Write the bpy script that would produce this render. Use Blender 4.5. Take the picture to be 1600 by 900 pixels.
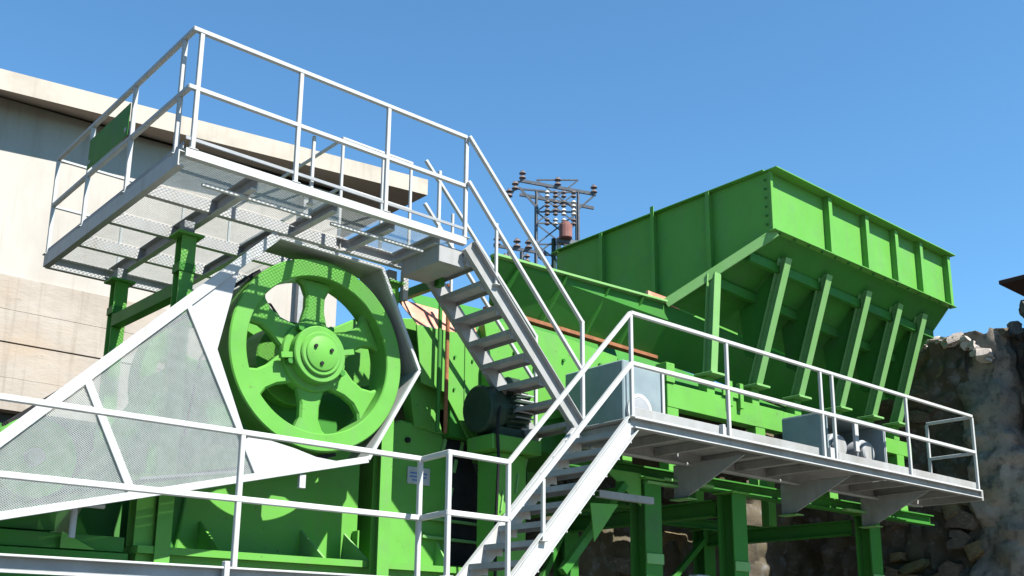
import bpy, bmesh, math, random
from mathutils import Vector, Matrix
random.seed(7)
for o in list(bpy.data.objects): bpy.data.objects.remove(o)
SC = bpy.context.scene
COL = SC.collection
V = Vector

# ------------------------------------------------------------------ camera, sky, sun, exposure
YAW, PITCH, ROLL = 0.716973, 0.242192, 0.008994
fw = V((math.sin(YAW)*math.cos(PITCH), math.cos(YAW)*math.cos(PITCH), math.sin(PITCH)))
rt = V((math.cos(YAW), -math.sin(YAW), 0)); up = rt.cross(fw)
r2 = rt*math.cos(ROLL) + up*math.sin(ROLL); u2 = up*math.cos(ROLL) - rt*math.sin(ROLL)
cam = bpy.data.cameras.new('camera'); camo = bpy.data.objects.new('camera', cam); COL.objects.link(camo)
m = Matrix((r2, u2, -fw)).transposed().to_4x4(); m.translation = V((0, 0, 1.6)); camo.matrix_world = m
cam.sensor_width = 36; cam.lens = 36*1657.62/1600; cam.shift_y = 150/1600; cam.clip_end = 2000; cam.clip_start = .1
SC.camera = camo

SUNV = V((0.21, -1.0, 1.26)).normalized()        # towards the sun
el = math.asin(SUNV.z); az = math.atan2(SUNV.x, SUNV.y)
W = bpy.data.worlds.new('World'); SC.world = W; W.use_nodes = True
nt = W.node_tree; nt.nodes.clear()
sky = nt.nodes.new('ShaderNodeTexSky'); sky.sky_type = 'NISHITA'; sky.sun_disc = False
sky.sun_elevation = el; sky.sun_rotation = az; sky.altitude = 300; sky.air_density = 1.0; sky.dust_density = 0.0; sky.ozone_density = 2.6
bg = nt.nodes.new('ShaderNodeBackground'); bg.inputs[1].default_value = 0.066
wo = nt.nodes.new('ShaderNodeOutputWorld')
tn = nt.nodes.new('ShaderNodeMix'); tn.data_type = 'RGBA'; tn.blend_type = 'MULTIPLY'; tn.inputs[0].default_value = 1; tn.inputs[7].default_value = (.68, 1.05, 1.16, 1)
nt.links.new(sky.outputs[0], tn.inputs[6]); nt.links.new(tn.outputs[2], bg.inputs[0]); nt.links.new(bg.outputs[0], wo.inputs[0])
sl = bpy.data.lights.new('sun', 'SUN'); sl.energy = 5.0; sl.angle = math.radians(.5); sl.color = (1, .95, .87)
so = bpy.data.objects.new('sun', sl); COL.objects.link(so)
so.rotation_euler = SUNV.to_track_quat('Z', 'Y').to_euler(); so.location = (0, -20, 30)
SC.view_settings.view_transform = 'Standard'; SC.view_settings.look = 'None'
SC.view_settings.exposure = 1.58; SC.view_settings.gamma = 1; SC.view_settings.use_curve_mapping = False

# ------------------------------------------------------------------ materials
def mat(name, col, col2=None, scale=4., rough=.5, metal=0., bump=.0, bscale=40., lo=.35, hi=.65, detail=6., spec=.12,
        spots=None, sscale=9., slo=.62, shi=.72, stretch=(1, 1, 1), grime=None, gscale=1.5, streak=None, buckle=0.):
    M = bpy.data.materials.new(name); M.use_nodes = True
    N, L = M.node_tree.nodes, M.node_tree.links
    b = N['Principled BSDF']; b.inputs['Metallic'].default_value = metal; b.inputs['Specular IOR Level'].default_value = spec
    tc = N.new('ShaderNodeTexCoord'); mp = N.new('ShaderNodeMapping'); mp.inputs['Scale'].default_value = stretch
    L.new(tc.outputs['Object'], mp.inputs[0])
    def noise(s, d=detail):
        n = N.new('ShaderNodeTexNoise'); n.inputs['Scale'].default_value = s; n.inputs['Detail'].default_value = d
        n.inputs['Roughness'].default_value = .6; L.new(mp.outputs[0], n.inputs['Vector']); return n
    def ramp(src, a, c):
        r = N.new('ShaderNodeMapRange'); r.inputs['From Min'].default_value = a; r.inputs['From Max'].default_value = c
        L.new(src, r.inputs['Value']); return r.outputs[0]
    def mix(f, a, c):
        x = N.new('ShaderNodeMix'); x.data_type = 'RGBA'; L.new(f, x.inputs[0])
        for s, v in ((6, a), (7, c)):
            if isinstance(v, tuple): x.inputs[s].default_value = (*v, 1)
            else: L.new(v, x.inputs[s])
        return x.outputs[2]
    n1 = noise(scale)
    c = mix(ramp(n1.outputs['Fac'], lo, hi), col, col2 or tuple(k*.8 for k in col))
    if grime:
        c = mix(ramp(noise(gscale, 8).outputs['Fac'], .5, .78), c, grime)
    if streak:
        mp2 = N.new('ShaderNodeMapping'); mp2.inputs['Scale'].default_value = (7, 7, .55); L.new(tc.outputs['Object'], mp2.inputs[0])
        n2 = N.new('ShaderNodeTexNoise'); n2.inputs['Scale'].default_value = 1.6; n2.inputs['Detail'].default_value = 7; L.new(mp2.outputs[0], n2.inputs['Vector'])
        c = mix(ramp(n2.outputs['Fac'], .54, 1.0), c, streak)
    if spots:
        c = mix(ramp(noise(sscale, 5).outputs['Fac'], slo, shi), c, spots)
    L.new(c, b.inputs['Base Color'])
    rr = N.new('ShaderNodeMapRange'); rr.inputs['To Min'].default_value = max(0, rough-.1); rr.inputs['To Max'].default_value = min(1, rough+.14)
    L.new(noise(scale*2.3, 4).outputs['Fac'], rr.inputs['Value']); L.new(rr.outputs[0], b.inputs['Roughness'])
    if buckle:
        b0 = N.new('ShaderNodeBump'); b0.inputs['Strength'].default_value = buckle; b0.inputs['Distance'].default_value = .06
        L.new(noise(1.1, 2).outputs['Fac'], b0.inputs['Height']); L.new(b0.outputs[0], b.inputs['Normal'])
    if bump:
        bp = N.new('ShaderNodeBump'); bp.inputs['Strength'].default_value = bump; bp.inputs['Distance'].default_value = .02
        L.new(noise(bscale, 8).outputs['Fac'], bp.inputs['Height'])
        if buckle: L.new(b0.outputs[0], bp.inputs['Normal'])
        L.new(bp.outputs[0], b.inputs['Normal'])
    return M
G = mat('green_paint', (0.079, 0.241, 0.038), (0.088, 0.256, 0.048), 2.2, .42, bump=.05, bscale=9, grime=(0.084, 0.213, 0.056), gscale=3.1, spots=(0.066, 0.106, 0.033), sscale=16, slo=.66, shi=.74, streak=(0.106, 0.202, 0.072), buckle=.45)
GD = mat('deep_shaded_green', (0.030, 0.144, 0.021), (0.037, 0.156, 0.026), 3, .5, bump=.05, bscale=12, grime=(0.041, 0.109, 0.035), streak=(0.048, 0.115, 0.043))  # deep green; shade put into the colour of steel under hopper and walkway
GP = mat('pale_green_paint', (0.120, 0.270, 0.083), (0.142, 0.284, 0.105), 4, .5, bump=.04, bscale=14)
WH = mat('white_paint', (0.341, 0.350, 0.350), (0.305, 0.319, 0.319), 6, .45, bump=.03, bscale=30, spots=(0.158, 0.144, 0.122), sscale=22, slo=.70, shi=.78, streak=(0.243, 0.223, 0.192))
GR = mat('grey_paint', (0.234, 0.250, 0.265), (0.195, 0.211, 0.226), 5, .5, bump=.04, bscale=25, grime=(0.156, 0.156, 0.148))
LG = mat('light_grey_paint', (0.246, 0.253, 0.253), (0.212, 0.218, 0.218), 5, .5, bump=.04, bscale=25, grime=(0.164, 0.161, 0.150), streak=(0.162, 0.152, 0.133))
GB = mat('blue_grey_paint', (0.173, 0.218, 0.233), (0.142, 0.182, 0.203), 3, .45, bump=.04, bscale=20, grime=(0.131, 0.152, 0.142), streak=(0.208, 0.221, 0.208))
ST = mat('galvanised_steel', (0.265, 0.273, 0.273), (0.211, 0.218, 0.218), 12, .45, metal=.25, bump=.03, bscale=60)
MS = mat('expanded_mesh_steel', (0.325, 0.351, 0.345), (0.260, 0.286, 0.280), 10, .5)
GM = mat('guard_mesh', (.34, .37, .36), (.28, .31, .30), 10, .5)
BK = mat('black_rubber', (0.010, 0.010, 0.012), (0.018, 0.018, 0.018), 8, .6, bump=.1, bscale=40)
DK = mat('dark_motor_paint', (0.019, 0.039, 0.027), (0.031, 0.047, 0.035), 8, .4, bump=.05, bscale=40)
RU = mat('rusty_primer', (.42, .155, .11), (.47, .22, .16), 3.5, .8, bump=.2, bscale=20, spots=(.48, .31, .22), sscale=7, slo=.5, shi=.7)
RB = mat('brown_rust', (0.234, 0.101, 0.051), (0.156, 0.066, 0.035), 9, .85, bump=.2, bscale=30)
PL = mat('white_plaster', (0.348, 0.329, 0.301), (0.310, 0.287, 0.259), .8, .9, bump=.12, bscale=14, grime=(0.263, 0.240, 0.212), gscale=.7, stretch=(1, 1, .45), streak=(0.241, 0.215, 0.185))
FA = mat('cream_fascia', (0.342, 0.314, 0.271), (0.304, 0.276, 0.238), .9, .85, bump=.1, bscale=8, grime=(0.238, 0.214, 0.181), gscale=1.2, streak=(.22, .195, .16))
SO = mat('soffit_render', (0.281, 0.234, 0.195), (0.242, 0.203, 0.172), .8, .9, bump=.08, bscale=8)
CO = mat('board_concrete', (0.303, 0.274, 0.239), (0.251, 0.221, 0.189), 1.1, .95, bump=.35, bscale=10, grime=(0.292, 0.233, 0.175), gscale=.9, spots=(0.187, 0.158, 0.129), sscale=5, slo=.64, shi=.8, stretch=(.7, 1, 1.6), streak=(0.173, 0.146, 0.113))
CD = mat('shaded_concrete', (0.094, 0.085, 0.077), (0.058, 0.056, 0.049), 1.5, .95, bump=.3, bscale=8)  # concrete darkened to stand for deep shade in the building's recess
SN = [mat('stone_%s' % n, a, c, 3.2, .95, bump=.7, bscale=9, spots=d, sscale=8, slo=.55, shi=.7) for n, a, c, d in (
    ('brown', (0.102, 0.081, 0.060), (0.066, 0.054, 0.042), (0.156, 0.132, 0.102)), ('ochre', (0.132, 0.102, 0.054), (0.084, 0.066, 0.039), (0.180, 0.156, 0.096)),
    ('grey', (0.114, 0.120, 0.120), (0.072, 0.078, 0.078), (0.198, 0.210, 0.216)), ('moss', (0.072, 0.078, 0.036), (0.102, 0.096, 0.060), (0.042, 0.051, 0.018)))]
SL = mat('pale_broken_stone', (0.406, 0.359, 0.328), (0.296, 0.265, 0.242), 4, .95, bump=.7, bscale=10, spots=(0.484, 0.437, 0.390))
MO = mat('mortar', (0.065, 0.058, 0.048), (0.043, 0.039, 0.033), 3, 1, bump=.6, bscale=12)
GV = mat('gravel', (0.068, 0.060, 0.052), (0.048, 0.044, 0.036), 6, 1, bump=.9, bscale=30, spots=(0.096, 0.088, 0.080), sscale=26)
BN = mat('bin_rust', (0.058, 0.031, 0.023), (0.039, 0.027, 0.023), 6, .8, bump=.2, bscale=20)
IN = mat('tower_steel', (0.109, 0.117, 0.133), (0.078, 0.086, 0.094), 9, .5, metal=.3)
CE = mat('porcelain', (0.091, 0.082, 0.091), (0.146, 0.118, 0.109), 9, .25)
CW = mat('white_porcelain', (0.392, 0.392, 0.381), (0.280, 0.280, 0.280), 9, .3)
PK = mat('faded_red_paint', (.20, .10, .09), (.16, .075, .065), 5, .7)
BL = mat('blue_print', (0.055, 0.118, 0.328), (0.082, 0.155, 0.364), 9, .5)

# ------------------------------------------------------------------ builders
BASE = {}
def thing(name, label, cat, loc=(0, 0, 0), group=None):
    o = bpy.data.objects.new(name, None); COL.objects.link(o); o.location = loc; o.empty_display_size = .2
    o['label'] = label; o['category'] = cat
    if group: o['group'] = group
    BASE[o.name] = V(loc); return o
class Geo:
    def __init__(s): s.v = []; s.f = []
    def add(s, vs, fs):
        b = len(s.v); s.v += [V(x) for x in vs]; s.f += [tuple(b+i for i in f) for f in fs]; return s
    def box(s, lo, hi):
        (a, b, c), (d, e, f) = lo, hi
        return s.add([(a, b, c), (d, b, c), (d, e, c), (a, e, c), (a, b, f), (d, b, f), (d, e, f), (a, e, f)],
                     [(0, 3, 2, 1), (4, 5, 6, 7), (0, 1, 5, 4), (1, 2, 6, 5), (2, 3, 7, 6), (3, 0, 4, 7)])
    def bar(s, p, q, w, h, upv=(0, 0, 1), off=(0, 0)):
        p, q, upv = V(p), V(q), V(upv); d = (q-p).normalized()
        if abs(d.dot(upv)) > .98: upv = V((0, 1, 0))
        x = d.cross(upv).normalized(); y = x.cross(d).normalized()
        o = x*off[0] + y*off[1]; x, y = x*w/2, y*h/2
        vs = [k+o+sx*x+sy*y for k in (p, q) for sx, sy in ((-1, -1), (1, -1), (1, 1), (-1, 1))]
        return s.add(vs, [(0, 3, 2, 1), (4, 5, 6, 7), (0, 1, 5, 4), (1, 2, 6, 5), (2, 3, 7, 6), (3, 0, 4, 7)])
    def ibeam(s, p, q, w, h, t=.016, upv=(0, 0, 1)):
        s.bar(p, q, t*.8, h-2*t, upv); s.bar(p, q, w, t, upv, (0, (h-t)/2)); return s.bar(p, q, w, t, upv, (0, -(h-t)/2))
    def chan(s, p, q, w, h, t=.012, upv=(0, 0, 1), side=1):
        s.bar(p, q, t, h-2*t, upv, (side*(w-t)/2, 0)); s.bar(p, q, w, t, upv, (0, (h-t)/2)); return s.bar(p, q, w, t, upv, (0, -(h-t)/2))
    def prism(s, poly, vec):
        n = len(poly); poly = [V(p) for p in poly]; vec = V(vec)
        return s.add(poly+[p+vec for p in poly], [tuple(range(n))[::-1], tuple(range(n, 2*n))]+[(i, (i+1) % n, (i+1) % n+n, i+n) for i in range(n)])
    def cyl(s, p, q, r, n=24, r2=None):
        p, q = V(p), V(q); d = (q-p).normalized(); a = d.orthogonal().normalized(); b = d.cross(a); r2 = r if r2 is None else r2
        vs = [p+(a*math.cos(t)+b*math.sin(t))*r for t in [2*math.pi*i/n for i in range(n)]]
        vs += [q+(a*math.cos(t)+b*math.sin(t))*r2 for t in [2*math.pi*i/n for i in range(n)]]
        return s.add(vs, [tuple(range(n))[::-1], tuple(range(n, 2*n))]+[(i, (i+1) % n, (i+1) % n+n, i+n) for i in range(n)])
    def ring(s, c, ax, prof, n=64):          # prof: closed (radius, along) section turned round ax
        c, ax = V(c), V(ax).normalized(); a = ax.orthogonal().normalized(); b = ax.cross(a); k = len(prof)
        vs = [c+(a*math.cos(t)+b*math.sin(t))*r+ax*h for t in [2*math.pi*i/n for i in range(n)] for r, h in prof]
        return s.add(vs, [(i*k+j, i*k+(j+1) % k, ((i+1) % n)*k+(j+1) % k, ((i+1) % n)*k+j) for i in range(n) for j in range(k)])
    def tube(s, pts, r, n=8):
        for p, q in zip(pts, pts[1:]): s.cyl(p, q, r, n)
        return s
    def strips(s, poly, o, u, v, pitch, width, ang, thick=.002):     # expanded metal: two crossing families of strands clipped to a convex outline
        o, u, v = V(o), V(u).normalized(), V(v).normalized(); nrm = u.cross(v)
        P = [((V(p)-o).dot(u), (V(p)-o).dot(v)) for p in poly]
        for fam, sg in enumerate((1, -1)):
            d = (math.cos(ang), sg*math.sin(ang)); n = (-d[1], d[0]); ds = [p[0]*n[0]+p[1]*n[1] for p in P]
            k = math.ceil(min(ds)/pitch)*pitch
            while k < max(ds):
                hit = []
                for i in range(len(P)):
                    a, b = ds[i]-k, ds[(i+1) % len(P)]-k
                    if a*b < 0:
                        t = a/(a-b); A, B = P[i], P[(i+1) % len(P)]; hit.append((A[0]+t*(B[0]-A[0]), A[1]+t*(B[1]-A[1])))
                if len(hit) == 2 and math.dist(*hit) > .01:
                    p, q = [o+u*h[0]+v*h[1]+nrm*thick*1.2*fam for h in hit]; s.bar(p, q, width, thick, nrm)
                k += pitch
        return s
    def build(s, name, mt, parent=None, bevel=0., smooth=False):
        root = parent
        while root is not None and root.parent is not None: root = root.parent
        b = BASE[root.name] if root is not None else V((0, 0, 0))
        me = bpy.data.meshes.new(name); me.from_pydata([tuple(x-b) for x in s.v], [], s.f)
        bm = bmesh.new(); bm.from_mesh(me); bmesh.ops.recalc_face_normals(bm, faces=bm.faces)
        if bevel:
            es = [e for e in bm.edges if len(e.link_faces) == 2 and e.calc_face_angle(0) > .6]
            bmesh.ops.bevel(bm, geom=es, offset=bevel, segments=1, affect='EDGES', clamp_overlap=True)
        bm.to_mesh(me); bm.free()
        me.materials.append(mt)
        if smooth:
            me.polygons.foreach_set('use_smooth', [True]*len(me.polygons))
            me.set_sharp_from_angle(angle=math.radians(35))
        o = bpy.data.objects.new(name, me); COL.objects.link(o)
        if parent is not None: o.parent = parent
        else: BASE[o.name] = V((0, 0, 0))
        return o
def bar(name, p, q, w, h, mt, par, bev=.003, upv=(0, 0, 1)): return Geo().bar(p, q, w, h, upv).build(name, mt, par, bev)
def box(name, lo, hi, mt, par, bev=.004): return Geo().box(lo, hi).build(name, mt, par, bev)
def plate(name, poly, vec, mt, par, bev=.002): return Geo().prism(poly, vec).build(name, mt, par, bev)
def struct(o, kind='structure'): o['kind'] = kind; return o
RT = .039
def rail(name, pts, par, t=RT, mt=None):
    g = Geo()
    for i, (p, q) in enumerate(zip(pts, pts[1:])):
        p, q = V(p), V(q); d = (q-p).normalized()*t*.45
        g.bar(p-(d if i else d*0), q+(d if i < len(pts)-2 else d*0), t, t*1.01**i)
    return g.build(name, mt or WH, par, .005)
def post(p, h, par, t=RT, mt=None):
    p = V(p); g = Geo().bar(p, p+V((0, 0, h)), t*.92, t*.92, (0, 1, 0)); g.bar(p+V((0, 0, -.012)), p, t*2, t*1.8, (0, 1, 0))
    return g.build('post', mt or WH, par, .004)

# ------------------------------------------------------------------ ground
struct(Geo().add([(-700, -700, 0), (900, -700, 0), (900, 900, 0), (-700, 900, 0)], [(0, 1, 2, 3)]).build('ground', GV))

struct(Geo().box((1.2, -5, -.05), (17.5, 6.3, .004)).build('bounce_slab', mat('bounce_slab_concrete', (.26, .245, .22), (.22, .205, .18), 1.4, .95, bump=.2, bscale=8, grime=(.17, .16, .145))))  # unseen pale slab, added to bounce sunlight up under platform and walkway

# ------------------------------------------------------------------ building
t = thing('factory_building', 'cream rendered factory building with flat overhanging roof and concrete base', 'building', (4, 17, 0))
Geo().prism([(-14, 17, 7.14), (10.3, 17, 7.14), (10.3, 17, 10.28), (-14, 17, 9.43)], (0, 13, 0)).build('wall', PL, t, .01)
fz = lambda x: 9.88+.084*(x-3.7)                 # the eave climbs gently to the right
xs_ = (-14., -2., 3.7, 11.95)
lo3 = [V((x, 16.4, fz(x))) for x in xs_]; hi3 = [p+V((0, 0, .34)) for p in lo3]; wl3 = [V((min(x, 10.32), 17.03, 10.07+.035*(x-3.7))) for x in xs_]
bk3 = [V((x, 30, fz(x)+.34)) for x in xs_]; n4 = len(xs_)
roof = Geo().add(lo3+hi3+bk3+[V((11.95, 30, fz(11.95)))], [(i, i+1, n4+i+1, n4+i) for i in range(n4-1)]+[(n4+i, n4+i+1, 2*n4+i+1, 2*n4+i) for i in range(n4-1)]+[(n4-1, 3*n4, 3*n4-1, 2*n4-1)]).build('roof_slab', FA, t)
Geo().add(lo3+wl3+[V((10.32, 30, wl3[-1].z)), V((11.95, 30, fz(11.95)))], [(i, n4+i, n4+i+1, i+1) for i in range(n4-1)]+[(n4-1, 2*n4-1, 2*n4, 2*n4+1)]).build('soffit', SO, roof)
z0 = 5.02
zz = 7.14
for i, h in enumerate((.55, .53, .54, .5)):       # board marked pours, one course per board
    lo = max(z0, zz-h)
    box('concrete_course', (-14, 16.94+.005*((i*37) % 5)/5, lo+(.022 if i == 1 else .0015)), (10.24, 18, zz-.0015), CO, t, .003); zz = lo
box('base_core', (-13.9, 17.02, 5.05), (10.1, 18, 7.13), MO, t)
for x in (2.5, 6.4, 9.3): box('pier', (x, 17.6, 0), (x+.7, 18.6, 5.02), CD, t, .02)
box('recessed_wall', (-14, 20.2, 0), (10.2, 20.6, 5.03), CD, t)  # recess made up so the lower wall falls in shade
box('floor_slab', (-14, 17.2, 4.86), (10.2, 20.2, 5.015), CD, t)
bar('downpipe', (9.4, 16.86, 5.1), (9.4, 16.86, 10.0), .1, .1, ST, t)

# ------------------------------------------------------------------ retaining wall of stone
def stone_mesh(i):
    bm = bmesh.new(); bmesh.ops.create_cube(bm, size=1); rnd = random.Random(100+i)
    bmesh.ops.subdivide_edges(bm, edges=bm.edges[:], cuts=1, use_grid_fill=True)
    for v in bm.verts:
        k = sum(abs(c) > .4 for c in v.co); v.co *= {1: 1.0, 2: .97, 3: .86}.get(k, 1)
        v.co += V([rnd.uniform(-.13, .13) for _ in range(3)])
    me = bpy.data.meshes.new('stone'); bm.to_mesh(me); bm.free(); me.materials.append(SN[i % 4])
    me.polygons.foreach_set('use_smooth', [True]*len(me.polygons)); me.set_sharp_from_angle(angle=math.radians(38)); return me
SM = [stone_mesh(i) for i in range(16)]
def stone(par, c, s, rz=0., pick=None, rx=0.):
    o = bpy.data.objects.new('stone', SM[random.randrange(16) if pick is None else pick]); COL.objects.link(o)
    o.parent = par; o.location = V(c)-BASE[par.name]; o.scale = s; o.rotation_euler = (rx, 0, rz); return o
from mathutils import noise as NZ
def fbm(p, sc_=1.): return NZ.fractal(V(p)*sc_, .9, 2.1, 6)
RK = mat('weathered_rock', (0.075, 0.064, 0.046), (0.044, 0.038, 0.030), 1.3, .98, bump=.9, bscale=7, grime=(0.090, 0.079, 0.038), gscale=.8, spots=(0.112, 0.112, 0.109), sscale=6, slo=.52, shi=.72)
RG = mat('grey_rubble_concrete', (.225, .195, .165), (.10, .09, .078), 1.4, .98, bump=1, bscale=14, detail=10, grime=(.11, .11, .065), gscale=1.1, spots=(.045, .043, .04), sscale=7, slo=.5, shi=.75)
def rock_sheet(name, path, zs_, mt, par, amp=.16, seed=0., edge=0., top=.16):
    """rough rock surface over a ground-plan path, from z = zs_[0] to zs_[1], with a ragged top"""
    g = Geo(); P = [V((x, y, 0)) for x, y in path]; seg = [(q-p).length for p, q in zip(P, P[1:])]; n = int(sum(seg)/.075); pts = []
    for i in range(n+1):
        d = sum(seg)*i/n; k = 0
        while k < len(seg)-1 and d > seg[k]: d -= seg[k]; k += 1
        e = (P[k+1]-P[k]).normalized(); pts.append((P[k]+e*d, V((-e.y, e.x, 0))*-1))
    m_ = int((zs_[1]-zs_[0])/.075); vs = []
    for i, (p, nn) in enumerate(pts):
        for j in range(m_+1):
            z = zs_[0]+(zs_[1]-zs_[0])*j/m_ + (top*fbm((p.x*3+seed, p.y*3, 0)) if j == m_ else 0); q = V((p.x, p.y, z))
            f = fbm(q+V((seed, 0, 0)), .9)*amp + abs(NZ.noise(q*2.6+V((seed, 3, 1))))*amp*1.1 + fbm(q, 4.5)*amp*.22
            vs.append(q+nn*f+V((0, edge*NZ.noise(V((seed, 0, z*1.7))), 0)))
    nz_ = m_+1; k = len(vs); fs2 = [(i*nz_+j, (i+1)*nz_+j, (i+1)*nz_+j+1, i*nz_+j+1) for i in range(n) for j in range(m_)]
    vs += [vs[i*nz_+m_]+V((1.4, .0, .08*math.sin(i))) for i in range(n+1)]
    fs2 += [(i*nz_+m_, (i+1)*nz_+m_, k+i+1, k+i) for i in range(n)]
    return g.add(vs, fs2).build(name, mt, par, smooth=True)
rw = thing('retaining_wall', 'dark rough rock retaining wall with broken pale top behind the hopper', 'wall', (16, 9, 0))
rock_sheet('wall_face', [(15.98, 11.4), (16.0, 9.2), (15.98, 7.42)], (0, 6.28), RK, rw, .17, 1.3)
rock_sheet('pillar', [(16.02, 7.55), (15.93, 7.42), (15.9, 7.0), (16.1, 6.84), (16.9, 6.75)], (0, 6.42), RG, rw, .17, 5.1, .2, .16)
rock_sheet('rear_face', [(8.4, 11.0), (16.1, 11.0)], (0, 5.3), RK, rw, .16, 9.7)
for i in range(38):                               # boulders standing proud of the face
    y = random.uniform(7.5, 9.0); z = random.uniform(2.2, 6.1); h = random.uniform(.12, .3)
    stone(rw, (15.97+random.uniform(-.03, .05), y, z), (.24, random.uniform(.16, .5), h), pick=random.choice((0, 4, 8, 12, 1, 3)), rx=random.uniform(-.5, .5))
for i in range(26):
    x = random.uniform(8.8, 15.4); z = random.uniform(1.8, 4.6)
    stone(rw, (x, 10.98+random.uniform(-.03, .05), z), (random.uniform(.25, .8), .22, random.uniform(.18, .4)), pick=random.choice((0, 4, 8, 12, 1)), rx=random.uniform(-.2, .2))
for i in range(26):                               # broken top course
    y = 6.75+random.random()*2.2; sx = random.uniform(.16, .42)
    stone(rw, (16.05+random.random()*.9, y, 6.28+.1*random.random()+max(0, .1*(7.9-y))), (sx, sx*random.uniform(.7, 1.2), random.uniform(.1, .22)), random.random()*3, rx=random.uniform(-.4, .4))
rr_ = random.Random(31)
for i in range(46):                               # pale broken edge running down the top of the pillar
    f = rr_.random(); y = 8.35-1.3*f+rr_.uniform(-.05, .05); z_ = 6.34+.05*math.sin(f*5)-(max(0, f-.72)*1.1)+rr_.uniform(-.06, .05); k = rr_.uniform(.05, .2)
    o = stone(rw, (15.88+rr_.uniform(-.04, .14), y, z_), (k*1.3, k*rr_.uniform(.8, 1.9), k*rr_.uniform(.4, .8)), rr_.random()*3, rx=rr_.uniform(-.6, .6)); me = o.data.copy(); me.materials[0] = SL; o.data = me
cl = thing('rock_bank', 'dark rocky bank beyond the end of the wall at the right edge', 'rock', (17, 5, 0))
rock_sheet('bank_face', [(18.2, 6.72), (16.5, 6.6), (16.0, 6.42), (15.75, 6.1), (15.7, 3.0)], (4.55, 6.85), RK, cl, .2, 14.2, 0, .2)
rock_sheet('bank_foot', [(18.6, 6.7), (18.2, 6.3), (17.8, 5.9), (17.3, 3.0)], (0, 4.8), RK, cl, .2, 19.2)
for i in range(26):
    y = 6.7-random.random()*2.2; sx = random.uniform(.2, .5); stone(cl, (16.1+random.random()*1.3, y, 6.8+(6.8-y)*.1+random.uniform(-.06, .12)), (sx, sx*random.uniform(.7, 1.1), sx*.6), random.random()*3)
Geo().box((16.2, 7.35, 6.47), (17.2, 8.15, 6.55)).build('loose_slab', BN, rw, .01)
rs = thing('rusty_bin', 'dark rusty steel bin standing on top of the rocky bank', 'bin', (19.2, 7.1, 7.25))
box('bin_body', (18.7, 6.2, 7.3), (19.9, 7.55, 8.05), BN, rs, .02); box('rim', (18.62, 6.1, 8.04), (20, 7.95, 8.12), BN, rs, .01)
for y in (6.5, 7.1): box('rib', (18.66, y, 7.32), (18.72, y+.07, 8.03), BN, rs)

# ------------------------------------------------------------------ far electricity tower
tw = thing('electricity_tower', 'lattice electricity tower with crossarms and insulators rising behind the hopper', 'tower', (20.9, 21.7, 0))
U = V((.7524, -.6587, 0)); F = V((.6587, .7524, 0)); O = F*30
def TP(u, z, d=0.): return O+U*u+F*d+V((0, 0, z))
lg = .05
for u in (.63, 1.9):
    for d in (0, .9): bar('leg', TP(u, 0, d), TP(u, 15.1, d), lg*1.3, lg*1.3, IN, tw)
for d in (0, .9):
    g = Geo(); z = 6.
    while z < 14.6:
        g.bar(TP(.63, z, d), TP(1.9, z+1.05, d), .035, .035); g.bar(TP(1.9, z, d), TP(.63, z+1.05, d), .035, .035); g.bar(TP(.63, z+1.05, d), TP(1.9, z+1.05, d), .04, .04); z += 1.05
    g.build('lattice', IN, tw)
arm = Geo().bar(TP(.12, 15.42), TP(2.45, 14.98), .07, .09).bar(TP(.12, 15.36, .9), TP(2.45, 14.92, .9), .07, .09).bar(TP(.1, 15.2), TP(.68, 14.5), .06, .06).bar(TP(2.4, 14.96), TP(1.9, 14.5), .05, .05)
arm.bar(TP(.1, 15.4), TP(-.15, 14.95), .06, .06).bar(TP(.05, 15.15), TP(1.2, 15.05), .05, .05).build('crossarm', IN, tw)
def insul(p, h, n, r, mt, name='insulator'):
    g = Geo(); p = V(p); g.cyl(p, p+V((0, 0, h)), r*.35, 8)
    for i in range(n):
        z = h*(i+.5)/n; g.cyl(p+V((0, 0, z-h*.18/n)), p+V((0, 0, z+h*.3/n)), r, 10, r*.6)
    return g.build(name, mt, tw)
for u, z in ((.2, 15.45), (1.28, 15.24), (2.38, 15.0), (-.02, 15.1), (-.2, 14.85)): insul(TP(u, z), .3, 2, .11, CE)
for i, u in enumerate((.95, 1.2, 1.45, 1.75)):
    for k in range(4): insul(TP(u, 13.9+.29*k, -.14-.05*(k % 2)), .25, 2, .085, CW if (i*3+k*2) % 5 in (1, 3) else CE)
lo = Geo().bar(TP(-.65, 13.3), TP(.95, 13.05), .07, .09).bar(TP(-.2, 12.4), TP(-.2, 13.2), .06, .06).bar(TP(.2, 12.3), TP(.2, 13.1), .09, .09).build('lower_crossarm', IN, tw)
for u in (-.55, .05, .4): insul(TP(u, 13.22-.1*u), .32, 2, .12, CE)
for u in (-.3, .35): insul(TP(u, 12.75), .3, 2, .1, CE)
Geo().cyl(TP(1.5, 13.42, -.3), TP(1.5, 13.86, -.3), .2, 14).cyl(TP(1.5, 13.86, -.3), TP(1.5, 13.93, -.3), .15, 14).build('transformer', PK, tw, .02)
Geo().box((0, 0, 0), (0, 0, 0)); bar('transformer_bracket', TP(1.2, 13.36, -.3), TP(1.9, 13.36, -.1), .08, .12, IN, tw)
for u in (1.15, 1.3): bar('cable_duct', TP(u, 12, -.1), TP(u, 13.5, -.1), .1, .1, DK if u < 1.2 else CW, tw)

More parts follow.
